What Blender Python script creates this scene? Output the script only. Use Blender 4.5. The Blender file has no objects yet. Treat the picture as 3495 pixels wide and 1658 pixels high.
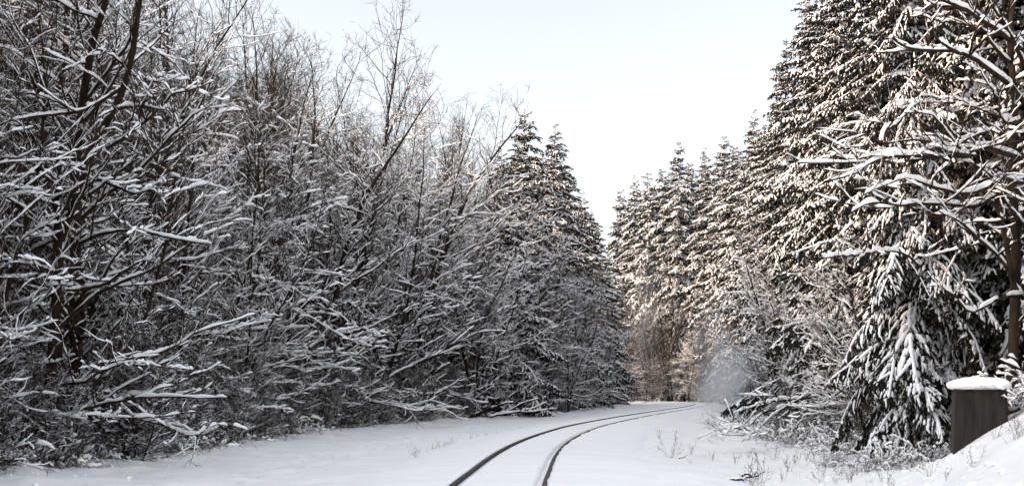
import bpy, math
import numpy as np
from mathutils import Vector

S = bpy.context.scene
R_ = math.radians
COL = S.collection

# ------------------------------------------------------------------ camera, world, sun, exposure
CAM_H = 1.55
VEIL_LOW = .375
cam = bpy.data.cameras.new('camera'); co = bpy.data.objects.new('camera', cam); COL.objects.link(co)
co.location = (0, 0, CAM_H); co.rotation_euler = (R_(90), 0, 0)
cam.sensor_width = 36.0; cam.lens = 1350 / 1024 * 36.0; cam.shift_y = 0.143
cam.clip_start = 0.1; cam.clip_end = 5000
S.camera = co
SUN_EL, SUN_AZ = 21.0, -100.0          # azimuth measured from the view direction (+Y), negative = left
w = bpy.data.worlds.new('World'); S.world = w; w.use_nodes = True
nt = w.node_tree; nt.nodes.clear()
sky = nt.nodes.new('ShaderNodeTexSky'); sky.sky_type = 'NISHITA'; sky.sun_disc = False
sky.sun_elevation = R_(SUN_EL); sky.sun_rotation = R_(SUN_AZ)
sky.air_density = 1.0; sky.dust_density = 1.5; sky.ozone_density = 1.0
hs = nt.nodes.new('ShaderNodeHueSaturation'); hs.inputs['Saturation'].default_value = 0.26
bg = nt.nodes.new('ShaderNodeBackground'); bg.inputs['Strength'].default_value = 0.15
ow = nt.nodes.new('ShaderNodeOutputWorld')
# a thin veil of cloud: brighter overhead than towards the horizon
tcw = nt.nodes.new('ShaderNodeTexCoord'); sx = nt.nodes.new('ShaderNodeSeparateXYZ'); mrw = nt.nodes.new('ShaderNodeMapRange')
mrw.inputs['From Min'].default_value = .29; mrw.inputs['From Max'].default_value = .70; mrw.inputs['To Min'].default_value = VEIL_LOW; mrw.inputs['To Max'].default_value = 1.0
vm = nt.nodes.new('ShaderNodeVectorMath'); vm.operation = 'SCALE'
nt.links.new(tcw.outputs['Generated'], sx.inputs[0]); nt.links.new(sx.outputs['Z'], mrw.inputs['Value'])
nt.links.new(sky.outputs[0], hs.inputs['Color']); nt.links.new(hs.outputs[0], vm.inputs[0]); nt.links.new(mrw.outputs[0], vm.inputs['Scale']); nt.links.new(vm.outputs[0], bg.inputs[0]); nt.links.new(bg.outputs[0], ow.inputs[0])
sl = bpy.data.lights.new('sun', 'SUN'); sl.energy = 1.15; sl.angle = R_(10); sl.color = (1.0, 0.68, 0.40)
so = bpy.data.objects.new('sun', sl); COL.objects.link(so)
sdir = Vector((math.sin(R_(SUN_AZ)) * math.cos(R_(SUN_EL)), math.cos(R_(SUN_AZ)) * math.cos(R_(SUN_EL)), math.sin(R_(SUN_EL))))
so.rotation_euler = sdir.to_track_quat('Z', 'Y').to_euler(); so.location = sdir * 300
S.view_settings.view_transform = 'Standard'; S.view_settings.look = 'None'
S.view_settings.exposure = 2.40; S.view_settings.gamma = 1.0
S.render.engine = 'CYCLES'
S.cycles.max_bounces = 10; S.cycles.diffuse_bounces = 9; S.cycles.volume_bounces = 1

# ------------------------------------------------------------------ materials
def mat(name, c1, c2=None, scale=8.0, rough=0.9, bump=0.0, bscale=40.0, stretch=(1, 1, 1), spec=0.2, detail=4.0, lo=0.35, hi=0.65, metal=0.0, objvar=0.0):
    m = bpy.data.materials.new(name); m.use_nodes = True
    n = m.node_tree; b = n.nodes['Principled BSDF']; L = n.links
    b.inputs['Roughness'].default_value = rough; b.inputs['Specular IOR Level'].default_value = spec; b.inputs['Metallic'].default_value = metal
    tc = n.nodes.new('ShaderNodeTexCoord'); mp = n.nodes.new('ShaderNodeMapping'); mp.inputs['Scale'].default_value = stretch
    L.new(tc.outputs['Object'], mp.inputs[0])
    out = None
    if c2 is not None:
        t = n.nodes.new('ShaderNodeTexNoise'); t.inputs['Scale'].default_value = scale; t.inputs['Detail'].default_value = detail
        L.new(mp.outputs[0], t.inputs['Vector'])
        r = n.nodes.new('ShaderNodeValToRGB'); r.color_ramp.elements[0].position = lo; r.color_ramp.elements[1].position = hi
        r.color_ramp.elements[0].color = (*c1, 1); r.color_ramp.elements[1].color = (*c2, 1)
        L.new(t.outputs['Fac'], r.inputs[0]); out = r.outputs[0]
        L.new(out, b.inputs['Base Color'])
    else:
        b.inputs['Base Color'].default_value = (*c1, 1)
    if bump > 0:
        t2 = n.nodes.new('ShaderNodeTexNoise'); t2.inputs['Scale'].default_value = bscale; t2.inputs['Detail'].default_value = 5
        L.new(mp.outputs[0], t2.inputs['Vector'])
        bp = n.nodes.new('ShaderNodeBump'); bp.inputs['Strength'].default_value = 1.0; bp.inputs['Distance'].default_value = bump
        L.new(t2.outputs['Fac'], bp.inputs['Height']); L.new(bp.outputs[0], b.inputs['Normal'])
    return m

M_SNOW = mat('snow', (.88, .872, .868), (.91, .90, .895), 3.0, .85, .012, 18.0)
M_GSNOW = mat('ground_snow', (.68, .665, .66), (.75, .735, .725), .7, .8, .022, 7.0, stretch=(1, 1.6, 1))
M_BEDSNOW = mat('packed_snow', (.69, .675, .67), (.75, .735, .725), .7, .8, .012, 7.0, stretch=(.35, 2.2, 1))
M_BARK = mat('bark', (.007, .0045, .0028), (.044, .028, .018), 3.0, .95, .02, 26.0, stretch=(2, 2, .6))
M_TWIG = mat('twig_bark', (.012, .0076, .0050), (.050, .033, .023), 1.5, .9)
M_CBARK = mat('conifer_bark', (.010, .007, .005), (.04, .029, .022), 4.0, .95, .02, 22.0, stretch=(2, 2, .5))
M_NEEDLE = mat('needles', (.005, .0045, .0025), (.021, .018, .010), 2.2, .75, lo=.3, hi=.7)
M_DRY = mat('dry_weeds', (.030, .018, .012), (.08, .052, .035), 4.0, .9)
M_LEAF = mat('dead_leaves', (.018, .010, .006), (.055, .032, .020), 5.0, .85)
M_STEEL = mat('rail_steel', (.016, .0145, .0135), (.05, .047, .044), 3.0, .7, .002, 60.0, spec=.15)
M_CONC = mat('weathered_concrete', (.016, .014, .012), (.044, .040, .036), 3.4, .95, .01, 30.0, stretch=(2.2, 2.2, .35), detail=8, lo=.3, hi=.75)
M_LID = mat('rusty_lid', (.02, .016, .013), (.05, .04, .03), 6.0, .9)

# ------------------------------------------------------------------ helpers
def vnoise(x, y, seed=0):
    xi = np.floor(x).astype(np.int64); yi = np.floor(y).astype(np.int64)
    fx = x - xi; fy = y - yi; fx = fx * fx * (3 - 2 * fx); fy = fy * fy * (3 - 2 * fy)
    def h(a, b):
        n = (a * 374761393 + b * 668265263 + seed * 1442695041) & 0xffffffff
        n = ((n ^ (n >> 13)) * 1274126177) & 0xffffffff
        return ((n ^ (n >> 16)) & 0xffff) / 65535.0
    return (h(xi, yi) * (1 - fx) + h(xi + 1, yi) * fx) * (1 - fy) + (h(xi, yi + 1) * (1 - fx) + h(xi + 1, yi + 1) * fx) * fy
def fbm(x, y, seed=0, o=3):
    s = 0; a = 1; t = 0
    for k in range(o):
        s = s + a * (vnoise(x * 2 ** k, y * 2 ** k, seed + k) - .5); t += a; a *= .5
    return s / t * 2
def sst(a, b, x):
    t = np.clip((x - a) / (b - a), 0, 1); return t * t * (3 - 2 * t)
def unit(v):
    return v / np.maximum(np.linalg.norm(v, axis=-1, keepdims=True), 1e-9)

class Geo:
    """Collects quads and triangles and links them as one mesh."""
    def __init__(s): s.v = []; s.q = []; s.t = []; s.n = 0
    def add(s, V, Q=None, T=None):
        V = np.asarray(V, dtype=np.float64).reshape(-1, 3)
        if Q is not None and len(Q): s.q.append(np.asarray(Q).reshape(-1, 4) + s.n)
        if T is not None and len(T): s.t.append(np.asarray(T).reshape(-1, 3) + s.n)
        s.v.append(V); s.n += len(V)
    def merge(s, V, Q, T): s.add(V, Q, T)
    def arrays(s):
        V = np.concatenate(s.v) if s.v else np.zeros((0, 3))
        Q = np.concatenate(s.q) if s.q else np.zeros((0, 4), int)
        T = np.concatenate(s.t) if s.t else np.zeros((0, 3), int)
        return V, Q, T
    def mesh(s, name, m, smooth=True):
        V, Q, T = s.arrays()
        me = bpy.data.meshes.new(name)
        me.vertices.add(len(V)); me.vertices.foreach_set('co', V.astype(np.float32).ravel())
        me.loops.add(len(Q) * 4 + len(T) * 3)
        me.loops.foreach_set('vertex_index', np.concatenate([Q.ravel(), T.ravel()]).astype(np.int32))
        me.polygons.add(len(Q) + len(T))
        st = np.concatenate([np.arange(len(Q)) * 4, len(Q) * 4 + np.arange(len(T)) * 3]).astype(np.int32)
        me.polygons.foreach_set('loop_start', st)
        me.update(calc_edges=True)
        me.polygons.foreach_set('use_smooth', np.full(len(Q) + len(T), smooth))
        me.materials.append(m)
        return me

def link(name, me, parent=None, loc=None):
    o = bpy.data.objects.new(name, me); COL.objects.link(o)
    if parent is not None: o.parent = parent
    if loc is not None: o.location = loc
    return o
def tag(o, label=None, cat=None, group=None, kind=None):
    if label: o['label'] = label
    if cat: o['category'] = cat
    if group: o['group'] = group
    if kind: o['kind'] = kind
    return o
def empty(name, loc, rz=0, sc=1.0):
    o = bpy.data.objects.new(name, None); COL.objects.link(o); o.location = loc
    o.rotation_euler = (0, 0, rz); o.scale = (sc, sc, sc) if np.isscalar(sc) else sc
    o.empty_display_size = .3
    return o
def copy_tree(src, loc, rz, sc):
    c = src.copy(); COL.objects.link(c); c.location = loc; c.rotation_euler = (0, 0, rz)
    c.scale = (sc, sc, sc) if np.isscalar(sc) else sc
    for ch in src.children:
        d = ch.copy(); COL.objects.link(d); d.parent = c
    return c

def ringfaces(N, k, s):
    i = np.arange(N)[:, None, None]; j = np.arange(k - 1)[None, :, None]; a = np.arange(s)[None, None, :]
    b = (a + 1) % s; base = i * k * s
    return np.stack([base + j * s + a, base + j * s + b, base + (j + 1) * s + b, base + (j + 1) * s + a], -1).reshape(-1, 4)
def tangents(P):
    T = np.empty_like(P); T[:, 1:-1] = P[:, 2:] - P[:, :-2]; T[:, 0] = P[:, 1] - P[:, 0]; T[:, -1] = P[:, -1] - P[:, -2]
    return unit(T)
def tubes(g, P, Rr, s=4, cap=False):
    """P (N,k,3) polylines, Rr (N,k) radii -> s-sided tubes."""
    if len(P) == 0: return
    N, k, _ = P.shape; T = tangents(P)
    md = np.abs(unit(P[:, -1] - P[:, 0])); ref = np.zeros((N, 3)); ref[np.arange(N), md.argmin(1)] = 1
    u = unit(np.cross(T, ref[:, None, :])); v = np.cross(T, u)
    a = np.arange(s) * 2 * math.pi / s
    V = P[:, :, None, :] + Rr[:, :, None, None] * (np.cos(a)[None, None, :, None] * u[:, :, None, :] + np.sin(a)[None, None, :, None] * v[:, :, None, :])
    g.add(V, ringfaces(N, k, s))
JIT = np.random.default_rng(9)
def snowcaps(g, P, W, H, off, s=5):
    """Snow ridges lying on polylines: half width W, height H, raised by off."""
    if len(P) == 0: return
    N, k, _ = P.shape; T = tangents(P)
    u = np.cross(T, np.array([0, 0, 1.0])); u = u / np.maximum(np.linalg.norm(u, axis=-1, keepdims=True), .08)
    a = np.arange(s) * 2 * math.pi / s + (math.pi / 2)
    C = P.copy(); C[:, :, 2] += off + H * .38
    ca = np.cos(a); sa = np.sin(a); sa = np.where(sa < 0, sa * .55, sa)
    V = C[:, :, None, :] + W[:, :, None, None] * ca[None, None, :, None] * u[:, :, None, :]
    V[..., 2] += H[:, :, None] * sa[None, None, :]
    V += JIT.normal(0, 1, V.shape) * (np.minimum(W, H) * .17)[:, :, None, None]
    g.add(V, ringfaces(N, k, s))
def grow(st, d, Ln, n, up, nz, rng, droop=None):
    N = len(st); P = np.empty((N, n + 1, 3)); P[:, 0] = st; d = unit(d.copy()); step = (Ln / n)[:, None]
    for i in range(n):
        d = d + rng.normal(0, 1, (N, 3)) * nz
        d[:, 2] += (up if np.isscalar(up) else up[:, None].ravel())
        d = unit(d); P[:, i + 1] = P[:, i] + d * step
    return P
def resample(P, R, m):
    N, k, _ = P.shape; t = np.linspace(0, k - 1, m); i = np.minimum(t.astype(int), k - 2); f = t - i
    Pn = P[:, i] * (1 - f)[None, :, None] + P[:, i + 1] * f[None, :, None]
    return Pn, R[:, i] * (1 - f)[None] + R[:, i + 1] * f[None]
def along(P, idx, t):
    k = P.shape[1]; x = t * (k - 1); i = np.minimum(x.astype(int), k - 2); f = (x - i)[:, None]
    A = P[idx, i]; B = P[idx, i + 1]
    return A * (1 - f) + B * f, unit(B - A)
def smooth_rand(N, k, m, rng):
    a = rng.random((N, m)); t = np.linspace(0, m - 1, k); i = np.minimum(t.astype(int), m - 2); f = t - i; f = f * f * (3 - 2 * f)
    return a[:, i] * (1 - f) + a[:, i + 1] * f
def lay_snow(g, P, R, h, w, rng, m, thr=.25, s=5, lump=6, steep=.9, zf=None):
    """Snow on a batch of branches; thin on steep ones, broken up at random."""
    if len(P) == 0: return
    Pn, Rn = resample(P, R, m)
    # gentle lumpiness of its own
    T = tangents(Pn); hz = np.sqrt(np.clip(1 - T[..., 2] ** 2, 0, 1))
    am = np.clip((hz - (1 - steep)) / steep, 0, 1) ** 1.3
    if zf: am = am * (1 - .92 * sst(zf[0], zf[1], Pn[..., 2] + 1.2 * (rng.random((len(P), 1)) - .5)))
    nzv = smooth_rand(len(P), m, lump, rng)
    k = np.clip((nzv - thr) / .14, 0, 1); k = k * k * (3 - 2 * k)
    lum = .55 + .85 * smooth_rand(len(P), m, max(int(m * .7), 3), rng)
    lum = lum * (.45 + .55 * (Rn / np.maximum(Rn[:, :1], 1e-4)) ** .6)
    k = k * am * lum
    k[:, 0] *= .3; k[:, -1] *= .25
    Hh = h * k; Ww = (np.minimum(Rn, .045) * .8 + w) * np.sqrt(k)
    snowcaps(g, Pn, Ww, Hh, Rn * .75, s)

# ------------------------------------------------------------------ the line of the railway and the ground
CP = np.array([(-3.2, -40), (-1.9, -15), (-1.05, 3), (-.25, 21.5), (-.08, 25), (.25, 31.5), (.72, 38), (1.42, 45), (2.3, 52), (3.4, 59.5), (6.1, 74), (9.4, 90), (12.0, 102),
               (15.9, 120), (19.6, 140), (21.8, 156), (22.2, 166), (21, 176), (17, 186), (9, 195), (-8, 204), (-40, 214)], float)
def catmull(P, per=24):
    out = []
    for i in range(len(P) - 1):
        p0 = P[max(i - 1, 0)]; p1 = P[i]; p2 = P[i + 1]; p3 = P[min(i + 2, len(P) - 1)]
        t = np.linspace(0, 1, per, endpoint=False)[:, None]
        out.append(.5 * ((2 * p1) + (-p0 + p2) * t + (2 * p0 - 5 * p1 + 4 * p2 - p3) * t ** 2 + (-p0 + 3 * p1 - 3 * p2 + p3) * t ** 3))
    out.append(P[-1:]); return np.concatenate(out)
CL = catmull(CP)
for _ in range(60):                      # ease the curve
    CL[1:-1] = .25 * CL[:-2] + .5 * CL[1:-1] + .25 * CL[2:]
_seg = np.linalg.norm(np.diff(CL, axis=0), axis=1); CS = np.concatenate([[0], np.cumsum(_seg)])
def cl_at(s):
    x = np.interp(s, CS, CL[:, 0]); y = np.interp(s, CS, CL[:, 1]); e = .5
    tx = np.interp(s + e, CS, CL[:, 0]) - np.interp(s - e, CS, CL[:, 0]); ty = np.interp(s + e, CS, CL[:, 1]) - np.interp(s - e, CS, CL[:, 1])
    n = np.hypot(tx, ty); return x, y, ty / n, -tx / n        # point and right-hand normal
def lateral(x, y):
    """Signed offset from the centre line (right positive)."""
    sh = x.shape; p = np.stack([x.ravel(), y.ravel()], 1); best = np.full(len(p), 1e9); sg = np.zeros(len(p))
    sub = CL[::4]
    for a, b in zip(sub[:-1], sub[1:]):
        near = (np.abs(p[:, 1] - (a[1] + b[1]) / 2) < 60)
        q = p[near]; d = b - a; t = np.clip(((q - a) @ d) / (d @ d), 0, 1)
        v = q - a - t[:, None] * d; dd = np.hypot(v[:, 0], v[:, 1])
        cr = d[1] * (q[:, 0] - a[0]) - d[0] * (q[:, 1] - a[1])
        bb = best[near]; ss = sg[near]; mk = dd < bb; bb[mk] = dd[mk]; ss[mk] = np.sign(cr[mk]); best[near] = bb; sg[near] = ss
    return (np.minimum(best, 80) * np.where(sg == 0, 1, sg)).reshape(sh)
def bank(x, y):
    x0 = 6.95 + (y - 22) * .262
    ap = np.clip(x - x0 + 2.6, 0, 2.6) * .09
    q = x - x0 - .15; r = np.where(q > 3, q, np.log1p(np.exp(np.clip(q * 4, -30, 30))) / 4)
    z = np.where(r < 4, r * .58, 2.32 + (r - 4) * .05) + ap
    return np.clip(z, 0, 4) * (1 - sst(28.2, 31.5, y)) * sst(-60, -20, y + 0 * x)
def ground_z(x, y):
    x = np.asarray(x, float); y = np.asarray(y, float); t = lateral(x, y)
    a = np.abs(t)
    z = -.07 - .18 * sst(1.6, 4.2, a)
    z = z - .16 * sst(3.5, 5.5, t) * (1 - sst(7.0, 9.5, t))           # shallow ditch on the right
    far = sst(170, 260, y)
    z = z + .25 * sst(7, 12, a) * fbm(x * .5, y * .5, 11)             # uneven floor under the trees
    z = z + sst(2.2, 4, a) * (.06 * fbm(x * .8 + 5, y * .5, 3) + .02 * fbm(x * 3, y * 1.6, 5))
    edge = sst(7.4, 9, -t) * (1 - sst(12, 15, -t))
    z = z + edge * .16 * np.clip(fbm(x * 1.1, y * 1.1, 21) + .25, 0, 1)   # hummocks along the left edge
    tr = np.exp(-((t + 5.4 + .3 * np.sin(y * .13)) / .34) ** 2)             # old trodden line
    z = z - tr * (.05 + .16 * fbm(x * 4, y * 2.2, 31, 3))
    tr2 = np.exp(-((t + 6.2 + .3 * np.sin(y * .13)) / .2) ** 2); z = z - tr2 * (.03 + .13 * fbm(x * 4, y * 2.2, 37, 3))
    rb = sst(5.5, 8, t); z = z + rb * .07 * fbm(x * 1.3, y * .9, 41)
    z = z + bank(x, y) + sst(.05, .6, bank(x, y)) * (.09 * fbm(x * 1.2, y * .9, 51) + .035 * fbm(x * 4, y * 3, 53))
    z = z + 30 * sst(300, 900, np.hypot(x, y - 60)) * 0
    return z

def axis(a, b, step, far, gr):
    mid = list(np.arange(a, b + 1e-6, step)); lo = []; hi = []; s = step; p = a
    while p > -far: s *= gr; p -= s; lo.append(p)
    s = step; p = b
    while p < far: s *= gr; p += s; hi.append(p)
    return np.array(lo[::-1] + mid + hi)
xs = axis(-11, 14, .11, 1500, 1.07)
ys = axis(17, 62, .16, 1500, 1.025)
GX, GY = np.meshgrid(xs, ys)
GZ = ground_z(GX, GY)
nx, ny = len(xs), len(ys)
ii = (np.arange(ny - 1)[:, None] * nx + np.arange(nx - 1)[None, :]).ravel()
g = Geo(); g.add(np.stack([GX, GY, GZ], -1), np.stack([ii, ii + 1, ii + nx + 1, ii + nx], -1))
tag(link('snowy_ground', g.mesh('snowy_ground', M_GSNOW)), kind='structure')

# snow bed between and beside the rails, with the wheel grooves
ss = np.concatenate([np.arange(25, 62, .2), np.arange(62, 110, .045), np.arange(110, 250, .2)])
cx, cy, nxr, nyr = cl_at(ss)
def scal(s, seed, per=.42):
    a = np.abs(np.sin(s * math.pi / per + 2.2 * fbm(s * .5, s * 0, seed))) ** .6
    return a * (0.6 + .8 * vnoise(s * 1.7, s * 0 + 3, seed + 5))
sc1 = scal(ss, 7); sc2 = scal(ss, 9, .55); n0 = fbm(ss * 1.5, ss * 0, 15)
gap = .715
rj1 = .011 * fbm(ss * 4.0, ss * 0 + 2, 81); rj2 = .011 * fbm(ss * 4.0, ss * 0 + 6, 83); up1 = np.clip(fbm(ss * 1.6, ss * 0 + 9, 85), 0, 1) * .05; up2 = np.clip(fbm(ss * 1.9, ss * 0 + 4, 87), 0, 1) * .05
prof = []
def col(t, z): prof.append((np.broadcast_to(t, ss.shape), np.broadcast_to(z, ss.shape)))
bump = lambda k: .010 * fbm(ss * 2.2, ss * 0 + k, 60 + k)
wl = .035 + .06 * sc2; wr = .09 + .085 * sc1
col(-3.3, -.33); col(-3.0, -.175); col(-2.6, -.118); col(-2.15, -.066); col(-1.8, -.035 + bump(1)); col(-1.3, -.02 + bump(2)); col(-1.0, .0 + bump(3)); col(-.84 - .03 * sc2, .012 + .02 * sc2)
col(-.797 + rj1 + .3 * up1, -.008 + .012 * n0 + up1); col(-.787, -.10); col(-.715, -.11); col(-gap + wl * .75, -.085 ); col(-gap + wl + .012, -.02 + .01 * n0)
for k, t in enumerate((-.58, -.4, -.2, 0, .2, .38)): col(t, -.012 + bump(5 + k) * .5)
col(gap - wr - .03, -.008 + .012 * sc1); col(gap - wr, -.02); col(gap - wr + .02, -.075); col(.713, -.085); col(.787, -.10)
col(.792 + rj2 - .3 * up2, -.014 + .01 * n0 + up2); col(.86, -.008 + bump(12)); col(1.1, -.012 + bump(13)); col(1.4, -.02 + bump(14)); col(1.8, -.04 + bump(15)); col(2.15, -.066); col(2.6, -.118); col(3.0, -.175); col(3.3, -.33)
Tt = np.stack([p[0] for p in prof], 1); Zz = np.stack([p[1] for p in prof], 1)
V = np.stack([cx[:, None] + nxr[:, None] * Tt, cy[:, None] + nyr[:, None] * Tt, Zz], -1)
a, b = V.shape[:2]; ii = (np.arange(a - 1)[:, None] * b + np.arange(b - 1)[None, :]).ravel()
g = Geo(); g.add(V, np.stack([ii, ii + 1, ii + b + 1, ii + b], -1))
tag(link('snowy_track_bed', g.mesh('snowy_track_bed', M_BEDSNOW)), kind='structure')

# rails: head, web and foot swept along the curve
RP = [(-.035, 0.0), (-.033, .006), (.033, .006), (.035, 0.0), (.035, -.03), (.010, -.042), (.008, -.12), (.065, -.135), (.065, -.15), (-.065, -.15), (-.065, -.135), (-.008, -.12), (-.010, -.042), (-.035, -.03)]
def rail(off, label):
    s = np.arange(25, 250, .35); x, y, nx_, ny_ = cl_at(s)
    cover = .03 * sst(150, 200, s)
    V = np.stack([np.stack([x + nx_ * (off + t), y + ny_ * (off + t), z + .004 + 0 * x - cover], -1) for t, z in RP], 1)
    n = len(RP); k = len(s); g = Geo(); g.add(V, ringfaces(1, k, n)); o = link('rail', g.mesh('rail', M_STEEL, False))
    return tag(o, label, 'rail', 'rails of the railway line')
rail(-.75, 'left steel rail of the curving railway track, bare of snow in front')
rail(.75, 'right steel rail of the curving railway track, with a scalloped snow groove beside it')

# ------------------------------------------------------------------ bare snow-laden trees
def dress(gb, gw, gs, P1, R1, rng, snow=1.0, dense=1.0, topbrush=1.0, zf=None, main=1.0):
    """Branches, side branches and twigs with the snow lying on them."""
    tubes(gb, P1, R1, 5)
    lay_snow(gs, P1, R1, .090 * snow * main, .018 * snow * main, rng, 44, .13, 6, 17, .9, zf)
    def children(P, R, per, lo, ang, lf, n, up, nz, rmin, lmax=9):
        N = len(P); Lp = np.linalg.norm(P[:, -1] - P[:, 0], axis=1)
        lam = per * np.clip(Lp / np.mean(Lp), .3, 2.2)
        c = rng.poisson(lam)
        idx = np.repeat(np.arange(N), c); t = rng.uniform(lo, .98, len(idx))
        st, tg = along(P, idx, t)
        side = unit(np.cross(tg, np.array([0, 0, 1.0]))) * rng.choice([-1, 1], len(idx))[:, None]
        a = np.radians(rng.normal(ang, 17, len(idx)))[:, None]
        d = tg * np.cos(a) + side * np.sin(a) + rng.normal(0, .30, (len(idx), 3)); d[:, 2] += .16
        L = np.minimum(Lp[idx] * lf * (1.15 - .6 * t), lmax) * rng.uniform(.4, 1.35, len(idx))
        Q = grow(st, d, L, n, up, nz, rng)
        k = P.shape[1]; r = R[idx, np.minimum((t * (k - 1)).astype(int), k - 1)] * .6
        r = np.maximum(r, rmin)
        return Q, r[:, None] * np.linspace(1, .45, n + 1)[None]
    P2, R2 = children(P1, R1, 6.3 * dense, .10, 44, .44, 7, .045, .20, .0075)
    tubes(gb, P2, R2, 4)
    lay_snow(gs, P2, R2, .062 * snow, .015 * snow, rng, 24, .29, 5, 10, .9, zf)
    P3, R3 = children(P2, R2, 5.2 * dense, .12, 42, .52, 5, .03, .22, .0050)
    tubes(gw, P3, R3, 3)
    sel = rng.random(len(P3)) < .28
    lay_snow(gs, P3[sel], R3[sel], .040 * snow, .013 * snow, rng, 8, .30, 4, 4, .9, zf)
    P4, R4 = children(P3, R3, 2.2 * dense * topbrush, .2, 40, .6, 3, .03, .25, .0042)
    tubes(gw, P4, R4, 3)

def bare_tree(seed, H=15, stems=1, bias=.55, nprim=40, r0=.13, low=.10, upright=.5, snow=1.0, dense=1.0, arch=.0, topbrush=1.0, bare_above=.86):
    rng = np.random.default_rng(seed)
    gt, gb, gw, gs = Geo(), Geo(), Geo(), Geo()
    P1l = []; R1l = []
    for q in range(stems):
        h = H * (1 - .18 * q * rng.random()); az = rng.uniform(-1.3, 1.3) if q else rng.uniform(-.6, .6)
        ln = rng.uniform(.04, .14) + (.10 + .14 * rng.random()) * (q > 0)
        st = np.array([[.25 * q * math.cos(az), .25 * q * math.sin(az), -.3]])
        TP = grow(st, np.array([[math.cos(az) * ln, math.sin(az) * ln, 1.0]]), np.array([h]), 20, .035, .075, rng)
        tt = np.linspace(0, 1, 21); rr = (r0 * (1 - .25 * (q > 0))) * ((1 - tt) ** .85 * .97 + .03) * (1 + .35 * np.exp(-tt * 22))
        tubes(gt, TP, rr[None], 9)
        lay_snow(gs, TP, rr[None] * .8, .05 * snow, .0, rng, 60, .45, 5, 22, 1.0)
        n = int(nprim * 1.15 / stems ** .55)
        u = low + (1 - low) * (np.arange(n) + rng.random(n)) / n * .97
        st1, tg = along(TP, np.zeros(n, int), u)
        az1 = np.where(rng.random(n) < bias, rng.normal(0, 1.0, n), rng.uniform(-math.pi, math.pi, n))
        el = np.radians(np.interp(u, [0, .3, .6, 1], [10, 34, 50, 69]) + rng.normal(0, 20, n)) * (.55 + upright)
        L1 = np.interp(u, [0, .2, .5, .8, 1], [.20, .27, .26, .16, .08]) * H * np.clip(rng.lognormal(-.1, .35, n), .35, 1.3)
        d = np.stack([np.cos(el) * np.cos(az1), np.cos(el) * np.sin(az1), np.sin(el)], 1)
        P = grow(st1, d, L1, 12, np.interp(u, [0, 1], [.020, .04]) - arch * (L1 / 4), .155, rng)
        rb = np.interp(u, [0, 1], [.38, .22]) * rr[np.minimum((u * 20).astype(int), 20)] * rng.uniform(.6, 1.3, n) + .007
        Rv = rb[:, None] * (np.linspace(1, .16, 13)[None] ** .9)
        P1l.append(P); R1l.append(Rv)
    dress(gb, gw, gs, np.concatenate(P1l), np.concatenate(R1l), rng, snow, dense, topbrush, (H * (bare_above - .14), H * (bare_above + .08)))
    return [('trunk', gt.mesh('trunk', M_BARK)), ('branches', gb.mesh('branches', M_BARK)), ('twigs', gw.mesh('twigs', M_TWIG)), ('snow', gs.mesh('branch_snow', M_SNOW))]

def limb_tree(seed, trunks, limbs, base, snow=1.0, main=1.0, dense=1.0, extra=0, xdir=-1.0, H=14):
    """A tree whose main limbs follow given world-space paths: (list of (x, y, z), start radius)."""
    rng = np.random.default_rng(seed); gt, gb, gw, gs = Geo(), Geo(), Geo(), Geo(); b = np.array(base)
    if not trunks: gw = gb
    for pts, r in trunks:
        P = catmull(np.array(pts, float) - b, 6)[None]; k = P.shape[1]
        tubes(gt, P, (r * np.linspace(1.15, .35, k))[None], 10)
        lay_snow(gs, P, (r * .8 * np.linspace(1.15, .35, k))[None], .07, .0, rng, 70, .42, 6, 24, 1.0)
    for pts, r in limbs:
        P = catmull(np.array(pts, float) - b, 7)[None]; k = P.shape[1]
        P, _ = resample(P, np.ones((1, k)), 22)
        P = P + np.cumsum(rng.normal(0, .012, P.shape), axis=1)
        dress(gb, gw, gs, P, (r * np.linspace(1, .24, 22))[None], rng, snow, dense, 1.0, None, main)
    if extra:
        pts, r = trunks[0]; TP = catmull(np.array(pts, float) - b, 6)[None]
        u = rng.uniform(.15, .98, extra); st, _ = along(TP, np.zeros(extra, int), u)
        az = rng.uniform(-math.pi, math.pi, extra); el = rng.uniform(.1, .9, extra)
        P = grow(st, np.stack([np.cos(el) * np.cos(az), np.cos(el) * np.sin(az), np.sin(el)], 1), rng.uniform(1.5, 4, extra), 12, .01, .12, rng)
        dress(gb, gw, gs, P, (.3 * r * rng.uniform(.6, 1.2, extra))[:, None] * np.linspace(1, .2, 13)[None], rng, snow, dense)
    return [('trunk', gt.mesh('trunk', M_BARK)), ('branches', gb.mesh('branches', M_BARK)), ('twigs', gw.mesh('twigs', M_TWIG)), ('snow', gs.mesh('branch_snow', M_SNOW))]

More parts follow.
